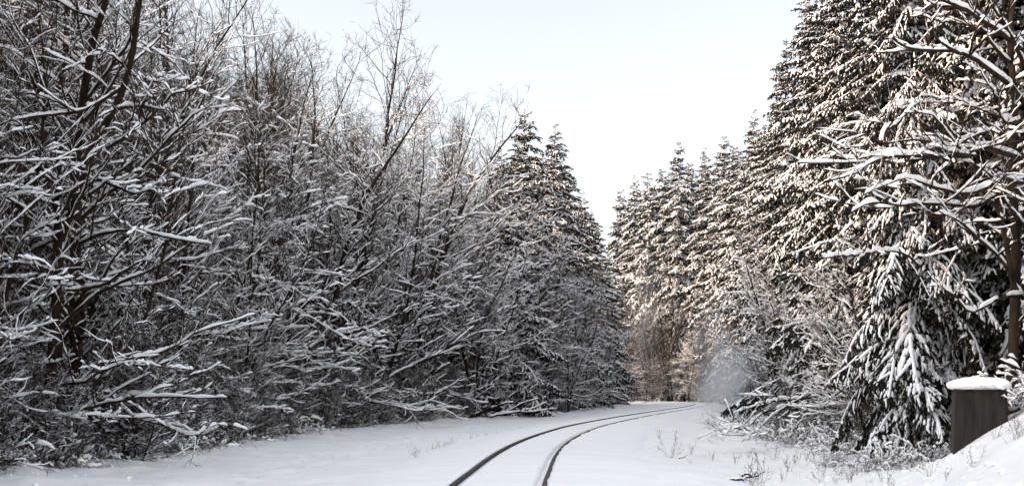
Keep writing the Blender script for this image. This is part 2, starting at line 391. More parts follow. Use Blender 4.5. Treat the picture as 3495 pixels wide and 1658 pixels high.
# ------------------------------------------------------------------ snowy conifers
def bough(rng, L, dens=1.0, snow=1.0, droop=.35, hang=1.0):
    """One bough along +X of length L: returns (wood, needles, snow) geometry."""
    gw, gn, gs = Geo(), Geo(), Geo()
    k = 9; u = np.linspace(0, 1, k)
    ax = np.stack([u * L, .07 * L * np.sin(u * 3 + rng.random() * 6), L * (.14 * u - droop * u ** 2) + .03 * L * np.sin(u * 9 + rng.random() * 6) * u], 1)[None]
    R = (.012 + .008 * L) * (1 - u * .85)[None]
    tubes(gw, ax, R, 4)
    lay_snow(gs, ax, R, .095 * snow, .045 * snow + .008 * L, rng, 26, .24, 6, 12, 1.2)
    n = max(int(L / .115 * dens), 5)
    t = np.linspace(.10, .99, n) + rng.normal(0, .012, n); t = np.clip(t, .05, .995)
    st, tg = along(ax, np.zeros(n, int), t)
    sgn = np.where(np.arange(n) % 2 == 0, 1., -1.)
    side = np.cross(tg, [0, 0, 1.0]) * sgn[:, None]
    a = np.radians(rng.normal(52, 10, n))[:, None]
    d = tg * np.cos(a) + side * np.sin(a); d[:, 2] -= rng.uniform(.05, .45, n)
    Lb = (.16 + .34 * L * np.clip(np.sin(np.clip(t, .0, 1) * 2.6 + .42), .15, 1) * (1.1 - t * .65)) * rng.uniform(.65, 1.2, n)
    B = grow(st, d, Lb, 5, -.10 * hang, .07, rng)
    RB = np.full((n, 6), .007) * np.linspace(1, .5, 6)
    tubes(gw, B, RB, 3)
    lay_snow(gs, B, RB, .095 * snow, .072 * snow, rng, 13, .46, 6, 7, 1.1)
    # second order fingers
    c = np.clip((Lb / .17).astype(int), 1, 6); idx = np.repeat(np.arange(n), c); m = len(idx)
    t2 = rng.uniform(.15, 1, m); s2, g2 = along(B, idx, t2)
    sd = unit(np.cross(g2, [0, 0, 1.0])) * rng.choice([-1, 1], m)[:, None]
    a2 = np.radians(rng.normal(42, 12, m))[:, None]; d2 = g2 * np.cos(a2) + sd * np.sin(a2); d2[:, 2] -= rng.uniform(.1, .6, m) * hang
    F = grow(s2, d2, rng.uniform(.10, .24, m) * (1 + .1 * L), 3, -.12 * hang, .08, rng)
    sel = rng.random(m) < .36
    lay_snow(gs, F[sel], np.full((sel.sum(), 4), .006), .075 * snow, .060 * snow, rng, 5, .42, 5, 3, 1.1)
    # needle sprays: slim drooping triangles on every shoot
    def needles(P, per, ln, wd):
        N = len(P); idx = np.repeat(np.arange(N), per); t = np.tile((np.arange(per) + .5) / per, N) + rng.normal(0, .04, N * per)
        t = np.clip(t, 0, 1); p, tg = along(P, idx, t); M = len(idx)
        sd = unit(np.cross(tg, [0, 0, 1.0])) * rng.choice([-1., 1.], M)[:, None]
        d = unit(tg * rng.uniform(.5, 1.1, (M, 1)) + sd * rng.uniform(.15, 1, (M, 1)) + np.array([0, 0, -1]) * rng.uniform(0, .9, (M, 1)) * hang)
        l = ln * rng.uniform(.6, 1.4, (M, 1)); wv = unit(np.cross(d, rng.normal(0, 1, (M, 3)))) * wd * rng.uniform(.6, 1.3, (M, 1))
        a0 = p - wv * .35; b0 = p + wv * .35; a1 = p + d * l * .55 + wv; b1 = p + d * l * .55 - wv; tip = p + d * l
        V = np.stack([a0, b0, a1, b1, tip], 1); o = np.arange(M)[:, None] * 5
        gn.add(V, np.concatenate([o, o + 1, o + 2, o + 3], 1), np.concatenate([o + 3, o + 2, o + 4], 1))
    needles(B, int(11 * dens) + 2, .16, .026); needles(F, int(6 * dens) + 2, .14, .023)
    needles(ax, int(8 * L * dens) + 3, .16, .022)
    return gw.arrays(), gn.arrays(), gs.arrays()

BOUGHS = {}
def get_boughs(dens, snow):
    key = (dens, snow)
    if key not in BOUGHS:
        rng = np.random.default_rng(77)
        BOUGHS[key] = {L: [bough(rng, L, dens, snow, rng.uniform(.28, .62), 1.0) for _ in range(3)] for L in (.7, 1.5, 2.6, 3.8)}
    return BOUGHS[key]
def conifer(seed, H=26, Rm=3.6, low=.03, dens=1.0, snow=1.0, step=.42, shape=.80, ragged=.42, per=4.6, r0=None):
    rng = np.random.default_rng(seed); B0 = get_boughs(dens, snow); B1 = get_boughs(dens, snow * .62)
    gt, gw, gn, gs = Geo(), Geo(), Geo(), Geo()
    TP = grow(np.array([[0, 0, -.3]]), np.array([[0, 0, 1.0]]), np.array([H + .3]), 14, .1, .012, rng)
    tt = np.linspace(0, 1, 15); rr = (r0 or (.0105 * H)) * ((1 - tt) * .96 + .03) * (1 + .3 * np.exp(-tt * 25))
    tubes(gt, TP, rr[None], 10)
    z = low * H
    while z < H - .25:
        f = z / H; Rz = Rm * (1 - f) ** shape * min(1, .62 + f * 3) + .12
        n = rng.poisson(per * (.72 + .28 * (1 - f))) + 1; a0 = rng.random() * 6.28
        for j in range(n):
            L = Rz * rng.uniform(1 - ragged * 1.4, 1 + ragged * .8)
            if L < .18: continue
            B = B1 if rng.random() < np.interp(f, [0, .45, .8, 1], [.15, .35, .8, .95]) else B0
            k = min(B.keys(), key=lambda q: abs(math.log(q / L))); pw, pn, ps = B[k][rng.integers(3)]
            sc = L / k; az = a0 + j * 6.283 / n + rng.normal(0, .35)
            tl = R_(np.interp(f, [0, .5, .85, 1], [-12, -10, 5, 48]) + rng.normal(0, 11))      # pitch up positive
            roll = rng.normal(0, .22)
            cr, sr = math.cos(roll), math.sin(roll); ct, st_ = math.cos(tl), math.sin(tl); ca, sa = math.cos(az), math.sin(az)
            Mx = np.array([[1, 0, 0], [0, cr, -sr], [0, sr, cr]]); My = np.array([[ct, 0, -st_], [0, 1, 0], [st_, 0, ct]]); Mz = np.array([[ca, -sa, 0], [sa, ca, 0], [0, 0, 1]])
            M = (Mz @ My @ Mx) * sc
            bz = z + rng.uniform(-.2, .2); ix = min(int(bz / H * 14), 13); base = TP[0, ix] * (1 - (bz / H * 14 - ix)) + TP[0, ix + 1] * (bz / H * 14 - ix)
            base = np.array([base[0], base[1], bz])
            for G, (V, Q, T) in ((gw, pw), (gn, pn), (gs, ps)): G.add(V @ M.T + base, Q, T)
        z += step * (1.15 - .45 * f) * rng.uniform(.75, 1.25)
    return [('trunk', gt.mesh('trunk', M_CBARK)), ('boughs', gw.mesh('boughs', M_CBARK)), ('foliage', gn.mesh('foliage', M_NEEDLE, False)), ('snow', gs.mesh('bough_snow', M_SNOW))]

PROTO = {}
def place(kind, meshes, x, y, rz, sc, label, cat, group, z=None):
    zz = float(ground_z(np.array([x]), np.array([y]))[0]) if z is None else z
    o = empty(kind, (x, y, zz), rz, sc)
    for nm, me in meshes: link(nm, me, o)
    return tag(o, label, cat, group)

# variants
A = [bare_tree(101, 15, 2, .40, 42, .15, .08, .62, 1.0, 1.0, .004),
     bare_tree(102, 17, 1, .35, 44, .19, .06, .50, 1.0, 1.0, .006),
     bare_tree(103, 16, 3, .40, 46, .13, .06, .85, 1.0, .95, .0),
     bare_tree(104, 14, 2, .45, 44, .15, .05, .38, 1.1, 1.0, .012),
     bare_tree(105, 18, 2, .30, 54, .15, .12, .85, .80, .95, .0, 1.2, .72),
     bare_tree(106, 17, 4, .40, 70, .11, .10, .95, .75, .95, .0, 1.2, .68),
     bare_tree(107, 16, 3, .30, 56, .11, .05, .75, .50, 1.05, .0, 1.3, .45),
     bare_tree(108, 13, 4, .45, 46, .07, .05, .60, .8, 1.0, .0, 1.2, .6)]
SH = [bare_tree(120, 6, 4, .3, 44, .05, .03, .60, .38, 1.2, .004, 1.2, 2), bare_tree(121, 4.5, 5, .3, 44, .04, .02, .45, .42, 1.2, .012, 1.2, 2)]
C = [conifer(201, 27, 4.6, .02, 1.0, 1.0), conifer(202, 30, 4.9, .02, 1.0, 1.0), conifer(203, 24, 4.2, .02, 1.0, 1.0),
     conifer(204, 26, 4.4, .02, .9, 1.0, .46)]
CN = conifer(210, 20, 4.4, .012, 1.15, 1.10, .40, .7, .5)

rng = np.random.default_rng(5)
def W(px, py, Y):            # a direction in the picture and a distance -> a place in the wood
    return ((px - 512) / 1350 * Y, Y, CAM_H + (389 - py) * Y / 1350)
def curve_pts(P, spacing, jit=.3):
    P = np.array(P, float); d = np.concatenate([[0], np.cumsum(np.hypot(*np.diff(P, axis=0).T))])
    s = np.arange(0, d[-1], spacing); s = s + rng.uniform(-jit, jit, len(s)) * spacing
    x = np.interp(s, d, P[:, 0]); y = np.interp(s, d, P[:, 1])
    tx = np.interp(s + 1, d, P[:, 0]) - np.interp(s - 1, d, P[:, 0]); ty = np.interp(s + 1, d, P[:, 1]) - np.interp(s - 1, d, P[:, 1])
    n = np.maximum(np.hypot(tx, ty), 1e-6); return x, y, tx / n, ty / n
LEFT = [(-13.0, -14), (-12.0, 8), (-11.4, 20), (-10.8, 26), (-10.0, 31), (-9.2, 45), (-8.2, 59), (-6, 70), (-2.7, 85), (3.8, 108), (9.0, 145), (10.8, 160), (9, 175), (2, 188), (-20, 198)]
RIGHT = [(14.5, 31), (11.6, 39), (11.6, 50), (12.2, 60), (16.6, 85), (21.0, 110), (24.5, 131), (28.5, 150), (31.5, 172), (30, 190), (22, 202), (6, 208), (-14, 212)]
RIGHT2 = [(x_ + np.interp(y_, [30, 50, 85, 130, 150], [3.5, 4.2, 4.0, 2.0, 0]), y_) for x_, y_ in RIGHT]
def off(x, y, tx, ty, d): return x - ty * d, y + tx * d        # to the left of travel

def zt(x, y, ox=0, oy=0): return x
# the two trees whose limbs stand out
def limb(path, Y0, Y1, r, ox=0.0, oy=0.0, k=.19896):
    n = len(path); return ([W((p[0] + ox) * k, (p[1] + oy) * k, Y0 + (Y1 - Y0) * i / (n - 1)) for i, p in enumerate(path)], r)
o2 = 1223.0      # the lower pictures start this much further down
tr1 = [W(32, 470, 31), W(40, 430, 31), W(50, 380, 31), W(57, 290, 31), W(62, 243, 31), W(80, 190, 31), W(93, 148, 31), W(112, 112, 31), W(124, 86, 31), W(133, 50, 31), W(140, 0, 31), W(150, -60, 31), W(156, -130, 31)]
tr1b = [W(55, 470, 32.5), W(58, 400, 32.5), W(57, 300, 32.5), W(58, 200, 32.6), W(59, 110, 32.8), W(66, 40, 33), W(64, -60, 33)]
l1 = [limb([(540, 740), (640, 680), (760, 580), (850, 480), (960, 440), (1080, 390)], 31, 29, .045),
      limb([(590, 550), (700, 540), (830, 560)], 31, 29.5, .04),
      limb([(400, 1222), (520, 1165), (700, 1150), (900, 1190), (1060, 1200)], 31, 28, .05),
      limb([(250, 470 + o2), (400, 320 + o2), (480, 250 + o2), (600, 190 + o2), (760, 110 + o2), (900, 20 + o2), (990, -70 + o2)], 31, 29, .055),
      limb([(400, 230 + o2), (520, 200 + o2), (620, 130 + o2), (700, 75 + o2), (780, 100 + o2)], 31, 30, .045),
      limb([(300, 880 + o2), (450, 830 + o2), (650, 790 + o2), (900, 775 + o2), (1165, 775 + o2)], 31, 27, .045),
      limb([(480, 610 + o2), (700, 570 + o2), (850, 530 + o2), (1000, 440 + o2), (1280, 350 + o2)], 31.5, 33, .05),
      limb([(300, 700 + o2), (420, 700 + o2), (500, 650 + o2), (640, 600 + o2), (800, 620 + o2)], 31, 28, .04),
      limb([(490, 900), (600, 940), (700, 980), (790, 970), (850, 1030)], 31, 29, .04),
      limb([(400, 1020), (300, 930), (200, 870), (80, 900), (-60, 880)], 31, 29, .045),
      limb([(390, 1180), (300, 1080), (330, 940), (130, 800), (-40, 790)], 31, 30, .04),
      limb([(450, 850), (300, 830), (100, 960), (-60, 980)], 31, 28, .03),
      limb([(600, 450), (420, 550), (200, 570), (60, 590), (-60, 640)], 31, 29, .045),
      limb([(660, 380), (740, 390), (810, 405), (900, 360)], 31, 30, .03),
      limb([(640, 330), (520, 250), (430, 300), (330, 330)], 31, 30, .03),
      limb([(540, 600), (480, 640), (470, 760), (320, 1080), (290, 1100)], 31, 30.5, .035)]
x, y, z = tr1[0]
T1 = limb_tree(301, [(tr1, .12), (tr1b, .12)], l1, (x, y, -.25), .85, .72, .95, 14)
place('bare_alder', T1, x, y, 0, 1.0, 'twin-trunked bare alder at the far left with thick snow on its long low limbs', 'tree', None, z=-.25)
tr2 = [W(1012, 420, 31.5), W(1013, 360, 31.5), W(1016, 250, 31.5), W(1012, 170, 31.5), W(1015, 100, 31.6), W(1010, 40, 31.8), W(1016, -40, 32), W(1010, -120, 32)]
tr2b = [W(1016, 300, 31.5), W(1000, 215, 31), W(985, 195, 30.5), W(968, 150, 30)]
K6 = dict(ox=3828, oy=0)
l2 = [limb([(1318, 520), (1250, 430), (1130, 350), (1050, 290), (960, 262), (830, 258), (725, 235)], 31.5, 28, 0.072, **K6),
      limb([(1300, 260), (1225, 190), (1100, 110), (1000, 50), (870, 0), (760, -40)], 31.6, 28.5, 0.065, **K6),
      limb([(1310, 330), (1275, 230), (1220, 130), (1160, 30), (1120, -60)], 31.5, 30, 0.058, **K6),
      limb([(1000, 265), (965, 240), (900, 190), (860, 130), (860, 60), (895, 20)], 29, 28.6, 0.036, **K6),
      limb([(1300, 600), (1180, 650), (1060, 680), (1000, 705), (940, 740), (830, 735)], 31.5, 28.5, 0.050, **K6),
      limb([(1300, 800), (1200, 770), (1110, 740), (1060, 790), (1000, 800), (880, 795), (740, 795), (620, 800), (520, 840), (450, 890), (330, 915)], 31.5, 26.5, 0.065, **K6),
      limb([(1070, 780), (950, 765), (860, 740), (760, 780), (560, 780)], 29.3, 27.5, 0.036, **K6),
      limb([(600, 720), (640, 640), (700, 600), (760, 530), (800, 495)], 27.5, 29, .045, **K6),
      limb([(1310, 920), (1190, 890), (1130, 950), (1000, 980), (880, 950), (740, 905), (640, 920), (510, 970)], 31.5, 27, 0.050, **K6),
      limb([(1290, 1010), (1180, 980), (1080, 1040), (960, 1030), (800, 1020), (700, 1025), (560, 1010), (460, 1050)], 31.5, 26.5, 0.050, **K6),
      limb([(1330, 1150), (1240, 1030), (1160, 880), (1060, 800)], 31.6, 30, 0.043, **K6),
      limb([(1318, 1500), (1230, 1320), (1120, 1200), (1030, 1110), (920, 1060)], 31.6, 28, 0.050, **K6),
      limb([(1318, 1480), (1200, 1500), (1060, 1560), (980, 1480), (900, 1420)], 31.6, 28, 0.043, **K6),
      limb([(530, 1275), (430, 1290), (320, 1295)], 29, 27.5, 0.036, **K6),
      limb([(800, 1330), (700, 1260), (530, 1275)], 31, 29, 0.036, **K6),
      limb([(1300, 700), (1210, 600), (1170, 480), (1110, 400), (1060, 300)], 31.5, 30, 0.036, **K6)]
x, y, z = tr2[0]
zb = float(ground_z(np.array([x]), np.array([y]))[0]) - .1
T2 = limb_tree(302, [(tr2, .12), (tr2b, .06)], l2, (x, y, zb), .9, 1.1, 1.25, 10)
place('bare_maple', T2, x, y, 0, 1.0, 'big bare tree at the right edge, its thick crooked limbs loaded with snow', 'tree', None, z=zb)

def left_label(row, k, y):
    look = {4: 'upright brown-topped bare alder', 5: 'slim upright bare stems', 6: 'brown nearly snowless tree', 7: 'young many-stemmed bare alder', 0: 'spreading twin-stemmed alder', 1: 'single-trunked snowy alder', 2: 'steep three-stemmed alder', 3: 'low-limbed snowy alder'}[int(k)]
    at = 'beside the twin-trunked one' if y < 42 else 'left of the fallen tree' if y < 72 else 'behind the fallen tree' if y < 98 else 'just before the bend'
    if y < 22: at = 'outside the view'
    return look + (' at the left wood front, ' if row == 0 else ' one row into the left wood, ' if row == 1 else ' deep in the left wood, ') + at
# left wood, four rows deep
for row, (dd, sp, sc0) in enumerate([(1.8, 4.0, .95), (4.6, 4.0, 1.0), (8.0, 4.2, 1.05), (12.5, 4.6, 1.12), (17, 4.8, 1.2)]):
    x, y, tx, ty = curve_pts(LEFT, sp)
    for i in range(len(x)):
        px, py = off(x[i], y[i], tx[i], ty[i], dd + rng.uniform(-.7, .7))
        face = math.atan2(-tx[i], ty[i]) + rng.normal(0, 1.0)
        if row == 0 and 21 < py < 28: continue
        if row > 0 and py > 96 and i % 3 == 0: continue
        k_ = rng.choice(len(A), p=[.17, .15, .16, .12, .10, .10, .04, .16] if row == 0 else ([.10, .08, .10, .04, .22, .22, .12, .12] if row == 1 else [.0, .0, .0, .0, .2, .2, .60, .0])); me = A[k_]
        s = sc0 * rng.uniform(.86, 1.10) * np.interp(py, [20, 50, 65, 95, 110, 130, 160], [1.02, 1.10, 1.18, 1.22, .98, .80, .66])
        place('bare_alder', me, px, py, face, s, left_label(row, k_, py), 'tree', 'bare alders of the left wood')
SKY = {528: 'tallest pointed snowy conifer rising above the left wood', 552: 'second pointed conifer, just right of the tallest over the left wood', 571: 'dark conifer on the upper right shoulder of the left wood', 588: 'small conifer halfway down the right slope of the left wood outline', 604: 'last low conifer at the right tip of the left wood outline', 622: 'far conifer spire standing right beside the gap of sky', 680: 'tallest pointed conifer of the far middle group', 751: 'high conifer spire left of the great conifers on the right', 791: 'great conifer whose spire almost reaches the top of the view', 806: 'great conifer cut off by the top of the view, first of the right wall'}
for (X, Y, k, s) in [(-2.4, 84.5, 2, .88), (-.6, 92, 6, .85), (-1.6, 88, 0, .85), (.9, 96, 7, .9), (2.0, 99.5, 6, .85), (4.2, 108, 7, .9), (6.0, 119, 6, .75), (7.6, 131, 4, .62), (9.2, 146, 6, .66)]:
    place('bare_alder', A[k], X, Y, rng.normal(-.4, .6), s, left_label(0, k, Y), 'tree', 'bare alders of the left wood')
def fir(px, top, Y, k, label, grp, name='conifer', wide=1.0):
    HH = [27, 30, 24, 26][k]; X = (px - 512) / 1350 * Y; s = (CAM_H + .3 + (389 - top) * Y / 1350) / HH
    return place(name, C[k], X, Y, rng.uniform(0, 6.28), (s ** .7 * wide, s ** .7 * wide, s), SKY.get(px, label), 'conifer', grp)
for a in [(528, 109, 116, 2), (552, 124, 128, 0), (571, 165, 141, 2), (588, 212, 156, 1), (603, 248, 168, 2), (541, 152, 121, 3), (562, 158, 133, 1), (580, 192, 147, 0), (596, 232, 160, 2), (516, 140, 112, 1), (503, 150, 108, 0)]:
    fir(*a, 'dark conifer packed between the spires of the left wood', 'conifers in the left wood', wide=1.3)
for (px, py, s, k) in [(-13, 64, .62, 0), (-17, 48, .66, 1), (-15, 80, .7, 2), (-11, 95, .75, 0), (-20, 38, .68, 3), (-24, 56, .8, 1), (-22, 72, .8, 2), (-6, 116, .72, 1), (0, 128, .66, 2), (-16, 108, .8, 3), (-18, 30, .62, 1), (-26, 44, .8, 0), (-19, 22, .7, 2), (-28, 34, .85, 3), (-20, 90, .8, 1), (4, 142, .6, 0), (-30, 66, .9, 2), (-12, 130, .75, 3), (-26, 86, .85, 0), (-16, 12, .62, 1), (-15.5, 18, .6, 2), (-21, 14, .75, 0), (-16.5, 24, .6, 3), (-23, 27, .8, 1), (-15, 5, .65, 2), (-21, 5, .8, 3), (-16, -3, .7, 0), (-13.8, 14, .6, 3), (-14.2, 21, .62, 1), (-18, 18, .8, 0), (-13.8, 8, .6, 2), (-19, 10, .8, 1)]:  # the last ones, out of view, are added to shade the foreground
    place('conifer', C[k], px, py, rng.uniform(0, 6.28), s, 'dark conifer deep in the left wood', 'conifer', 'conifers deep in the left wood')
place('conifer', CN, -.3, 90, 1.0, (.92, .92, .74), 'wide snow-laden fir with drooping boughs in the left wood', 'conifer', None)

# the right wall of conifers: skyline trees first, then the rows
for a in [(622, 187, 215, 2), (636, 176, 212, 0), (650, 170, 208, 3), (664, 166, 206, 2), (680, 139, 198, 1), (693, 160, 205, 2), (706, 146, 192, 0), (724, 133, 183, 1), (738, 142, 175, 2), (751, 109, 158, 0), (763, 124, 150, 3), (775, 96, 135, 2), (791, 36, 110, 1), (806, -25, 95, 0), (824, -60, 88, 2), (843, -80, 82, 3)]:
    fir(*a, 'far conifer spire in the crowded skyline right of the sky gap', 'far conifers right of the gap')
for a in [(629, 200, 216, 0), (643, 190, 214, 2), (657, 184, 210, 1), (671, 172, 206, 0), (686, 165, 203, 3), (699, 168, 200, 2), (715, 160, 190, 1), (731, 155, 182, 0), (744, 145, 172, 3), (757, 135, 164, 2), (769, 120, 150, 1), (783, 90, 132, 0)]:
    fir(*a, 'snowy conifer crowded between the far spires right of the sky gap', 'far conifers right of the gap', wide=1.15)
for row, (dd, sp, sc0) in enumerate([(-2.4, 4.4, .86), (-6.4, 5.0, .98), (-12.0, 6.0, 1.1)]):
    x, y, tx, ty = curve_pts(RIGHT2, sp)
    for i in range(len(x)):
        px, py = off(x[i], y[i], tx[i], ty[i], dd + rng.uniform(-.7, .7))
        if py > 100 and row < 1 and y[i] < 175 : sc1_ = .62
        elif py > 100: sc1_ = .85
        else: sc1_ = 1
        me = C[rng.integers(4)]; s = sc0 * rng.uniform(.85, 1.12) * sc1_
        if px / py < .13 and py > 150: s *= .75
        place('conifer', me, px, py, rng.uniform(0, 6.28), s, 'tall snowy conifer in the right wood', 'conifer', 'tall conifers of the right wood')
x, y, tx, ty = curve_pts(RIGHT[8:], 1.6)
for i in range(len(x)):
    px, py = off(x[i], y[i], tx[i], ty[i], rng.uniform(-1.5, .5))
    place('snowy_shrub', SH[rng.integers(2)], px, py, rng.uniform(0, 6), rng.uniform(.5, .9), 'low snowy shrub at the foot of the trees closing the bend', 'shrub', 'shrubs at the bend')
# bare thicket where the line bends away, and bare trees along the right edge
for n_, (px, Y, k, s) in enumerate([(628, 188, 4, 1.15), (640, 192, 5, 1.3), (652, 186, 4, 1.2), (662, 190, 5, 1.35), (672, 186, 5, 1.2), (684, 188, 4, 1.3), (697, 182, 5, 1.0), (646, 180, 3, .9), (668, 179, 0, .9), (690, 176, 3, .8), (712, 172, 4, .9), (634, 184, 2, 1.0)]):
    place('bare_alder', A[6 if n_ % 3 else 0], (px - 512) / 1350 * Y, Y, math.pi * 1.5 + rng.normal(0, .6), s * .8, 'brown bare tree where the line bends away', 'tree', 'bare trees at the bend')
FL = ['dense dark fir directly left of the concrete box, its boughs sweeping to the snow', 'big fir behind the concrete box and the big bare tree', 'tall conifer rising behind the dense fir by the box',
      'wide fir with drooping white boughs above the bramble tangle', 'tall conifer standing behind the wide drooping fir', 'wide fir behind the broken snow-loaded limbs', 'tall narrow conifer behind the wide fir and broken limbs',
      'tall narrow conifer further back along the right wood, past the broken limbs', 'narrow conifer in the right wood where the powder snow drifts', 'conifer just beyond the right edge of the view', 'conifer behind the snowy bank, beyond the right edge']
for n, (X, Y, k, sx, sz) in enumerate([(10.9, 36.6, 9, .52, .8), (13.4, 38.5, 9, .8, .9), (14.6, 45, 1, .85, .9), (13.9, 51, 9, .95, .9), (16.4, 59, 0, .85, .9), (15.2, 60.5, 9, .85, .85), (18.9, 76, 1, .8, .95), (20.0, 86, 2, .8, 1.0), (21.5, 95, 3, .75, 1.0), (14.6, 37.5, 0, 1, .95), (16, 33, 1, .9, .9)]):
    place('conifer', CN if k == 9 else C[k], X, Y, rng.uniform(0, 6.28), (sx, sx, sz), FL[n], 'conifer', 'front conifers of the right wood')
for (X, Y, k, s) in [(10.9, 41, 3, .45), (11.4, 48, 0, .5),  (14.3, 70, 2, .7), (19, 92, 2, .8)]:
    place('bare_alder', A[k], X, Y, math.pi + rng.normal(0, .5), s, 'bare snowy tree along the right wood', 'tree', 'bare trees along the right wood')

# shrubs along the foot of both woods
for row, (dd, sp) in enumerate([(.3, 1.5), (1.6, 1.9), (3.6, 2.6), (6.5, 3.2)]):
    x, y, tx, ty = curve_pts(LEFT[2:12], sp)
    for i in range(len(x)):
        px, py = off(x[i], y[i], tx[i], ty[i], dd + rng.uniform(-.5, .5))
        place('snowy_shrub', SH[rng.integers(2)], px, py, rng.uniform(-1.3, 1.3), rng.uniform(.35, .7) if row == 0 else rng.uniform(.5, 1.0), 'bare snowy shrub at the foot of the left wood', 'shrub', 'shrubs at the foot of the left wood')
x, y, tx, ty = curve_pts(RIGHT[1:9], 2.6)
for i in range(len(x)):
    px, py = off(x[i], y[i], tx[i], ty[i], .6 + rng.uniform(-.6, .6))
    place('snowy_shrub', SH[rng.integers(2)], px, py, math.pi + rng.uniform(-1.3, 1.3), rng.uniform(.3, .55), 'bare snowy shrub at the foot of the right wood', 'shrub', 'shrubs at the foot of the right wood')

# clumps fallen from the branches and bits of litter on the snow
def scatter(n, seed, fn, rmin, rmax, name, m, label, flat):
    r_ = np.random.default_rng(seed); x, y = fn(r_, n); z = ground_z(x, y); g = Geo()
    a1 = np.arange(6) * math.pi / 3; r = r_.uniform(rmin, rmax, n) * r_.uniform(.5, 1, n)
    V = []
    for j, (rr, zz) in enumerate([(1.0, -.3), (.95, .15), (.55, .55), (.02, .7)]):
        rad = r[:, None] * rr * r_.uniform(.65, 1.3, (n, 6))
        V.append(np.stack([x[:, None] + rad * np.cos(a1), y[:, None] + rad * np.sin(a1), z[:, None] + r[:, None] * zz * flat * r_.uniform(.7, 1.2, (n, 6))], -1))
    g.add(np.stack(V, 1), ringfaces(n, 4, 6))
    tag(link(name, g.mesh(name, m)), label, 'snow clumps' if m is M_SNOW else 'litter', None, 'stuff')
def near_edges(r_, n):
    y = 20 + 75 * r_.random(n) ** 1.5; right = r_.random(n) < .6
    xl = np.interp(y, [p[1] for p in LEFT], [p[0] for p in LEFT]) + np.abs(r_.normal(0, 1.3, n)) - .3
    xr = np.interp(y, [20, 25, 31, 39, 50, 60, 85], [7, 8.2, 10, 11.6, 11.6, 12.2, 16.6]) - np.abs(r_.normal(0, 2.0, n)) + .4
    return np.where(right, xr, xl), y
def all_over(r_, n):
    y = 18 + 70 * r_.random(n) ** 1.3; c = np.interp(y, CL[:200, 1], CL[:200, 0]); s_ = r_.uniform(2.4, 8, n) * r_.choice([-1, 1], n); return c + s_, y
scatter(1500, 701, near_edges, .02, .085, 'fallen_snow_clumps', M_SNOW, 'small clumps of snow dropped from the branches along both woods', .9)
scatter(260, 702, all_over, .008, .022, 'bark_litter', M_LEAF, 'dark specks of bark and needles scattered on the snow', .5)

# ------------------------------------------------------------------ the concrete box on the bank
def rbox(g, x0, x1, y0, y1, zs, infl, r=.045, n=3):
    """Box with rounded upright edges; zs heights, infl outward growth per height."""
    rings = []
    for z, e in zip(zs, infl):
        ring = []
        for cx_, cy_, a0 in ((x1 - r, y1 - r, 0), (x0 + r, y1 - r, 90), (x0 + r, y0 + r, 180), (x1 - r, y0 + r, 270)):
            for k in range(n + 1):
                a_ = R_(a0 + 90 * k / n); ring.append((cx_ + (r + e) * math.cos(a_), cy_ + (r + e) * math.sin(a_), z))
        rings.append(ring)
    V = np.array(rings); m = V.shape[1]; K = len(zs)
    g.add(V, ringfaces(1, K, m))
    c = V[-1].mean(0); base = g.n; g.add(np.concatenate([V[-1], c[None]]), None, np.array([[i, (i + 1) % m, m] for i in range(m)]))
bx = empty('concrete_box', (8.98, 27.35, 0.0), R_(-14))
tag(bx, 'dark weathered concrete box with a thick snow cap, half buried in the bank', 'concrete box')
g = Geo(); rbox(g, 0, 1.0, 0, 1.0, [-.6, .3, 1.0, 1.52], [.045, .03, .012, 0]); link('body', g.mesh('box_body', M_CONC, False), bx)
g = Geo(); rbox(g, 0, 1.0, 0, 1.0, [1.521, 1.525, 1.56, 1.565], [.0, .022, .022, .0]); link('lid', g.mesh('box_lid', M_LID, False), bx)
n_, m_ = 12, 44; g = Geo(); V = []
for i, (e, z) in enumerate([(-.06, 1.566), (.02, 1.555), (.07, 1.565), (.10, 1.60), (.095, 1.65), (.05, 1.70), (-.03, 1.735), (-.15, 1.755), (-.30, 1.77), (-.48, 1.78)]):
    ring = []
    for k in range(m_):
        a_ = 2 * math.pi * k / m_; ca, sa = math.cos(a_), math.sin(a_); q = (abs(ca) ** 5 + abs(sa) ** 5) ** (-1 / 5)
        hx, hy = .50 + e, .50 + e
        lump = float(fbm(np.array([ca * 2.2 + i * .15]), np.array([sa * 2.2]), 71)[0])
        f_ = 1 if i in (0,) else 1 + .10 * lump
        ring.append((.50 + ca * q * max(hx, .03) * f_, .50 + sa * q * max(hy, .03) * f_, z + (.085 * lump if i > 2 else (.02 * lump if i > 1 else 0))))
    V.append(ring)
V = np.array(V); g.add(V, ringfaces(1, len(V), m_)); g.add(np.concatenate([V[-1], V[-1].mean(0)[None]]), None, np.array([[i, (i + 1) % m_, m_] for i in range(m_)]))
link('snow_cap', g.mesh('box_snow_cap', M_SNOW), bx)

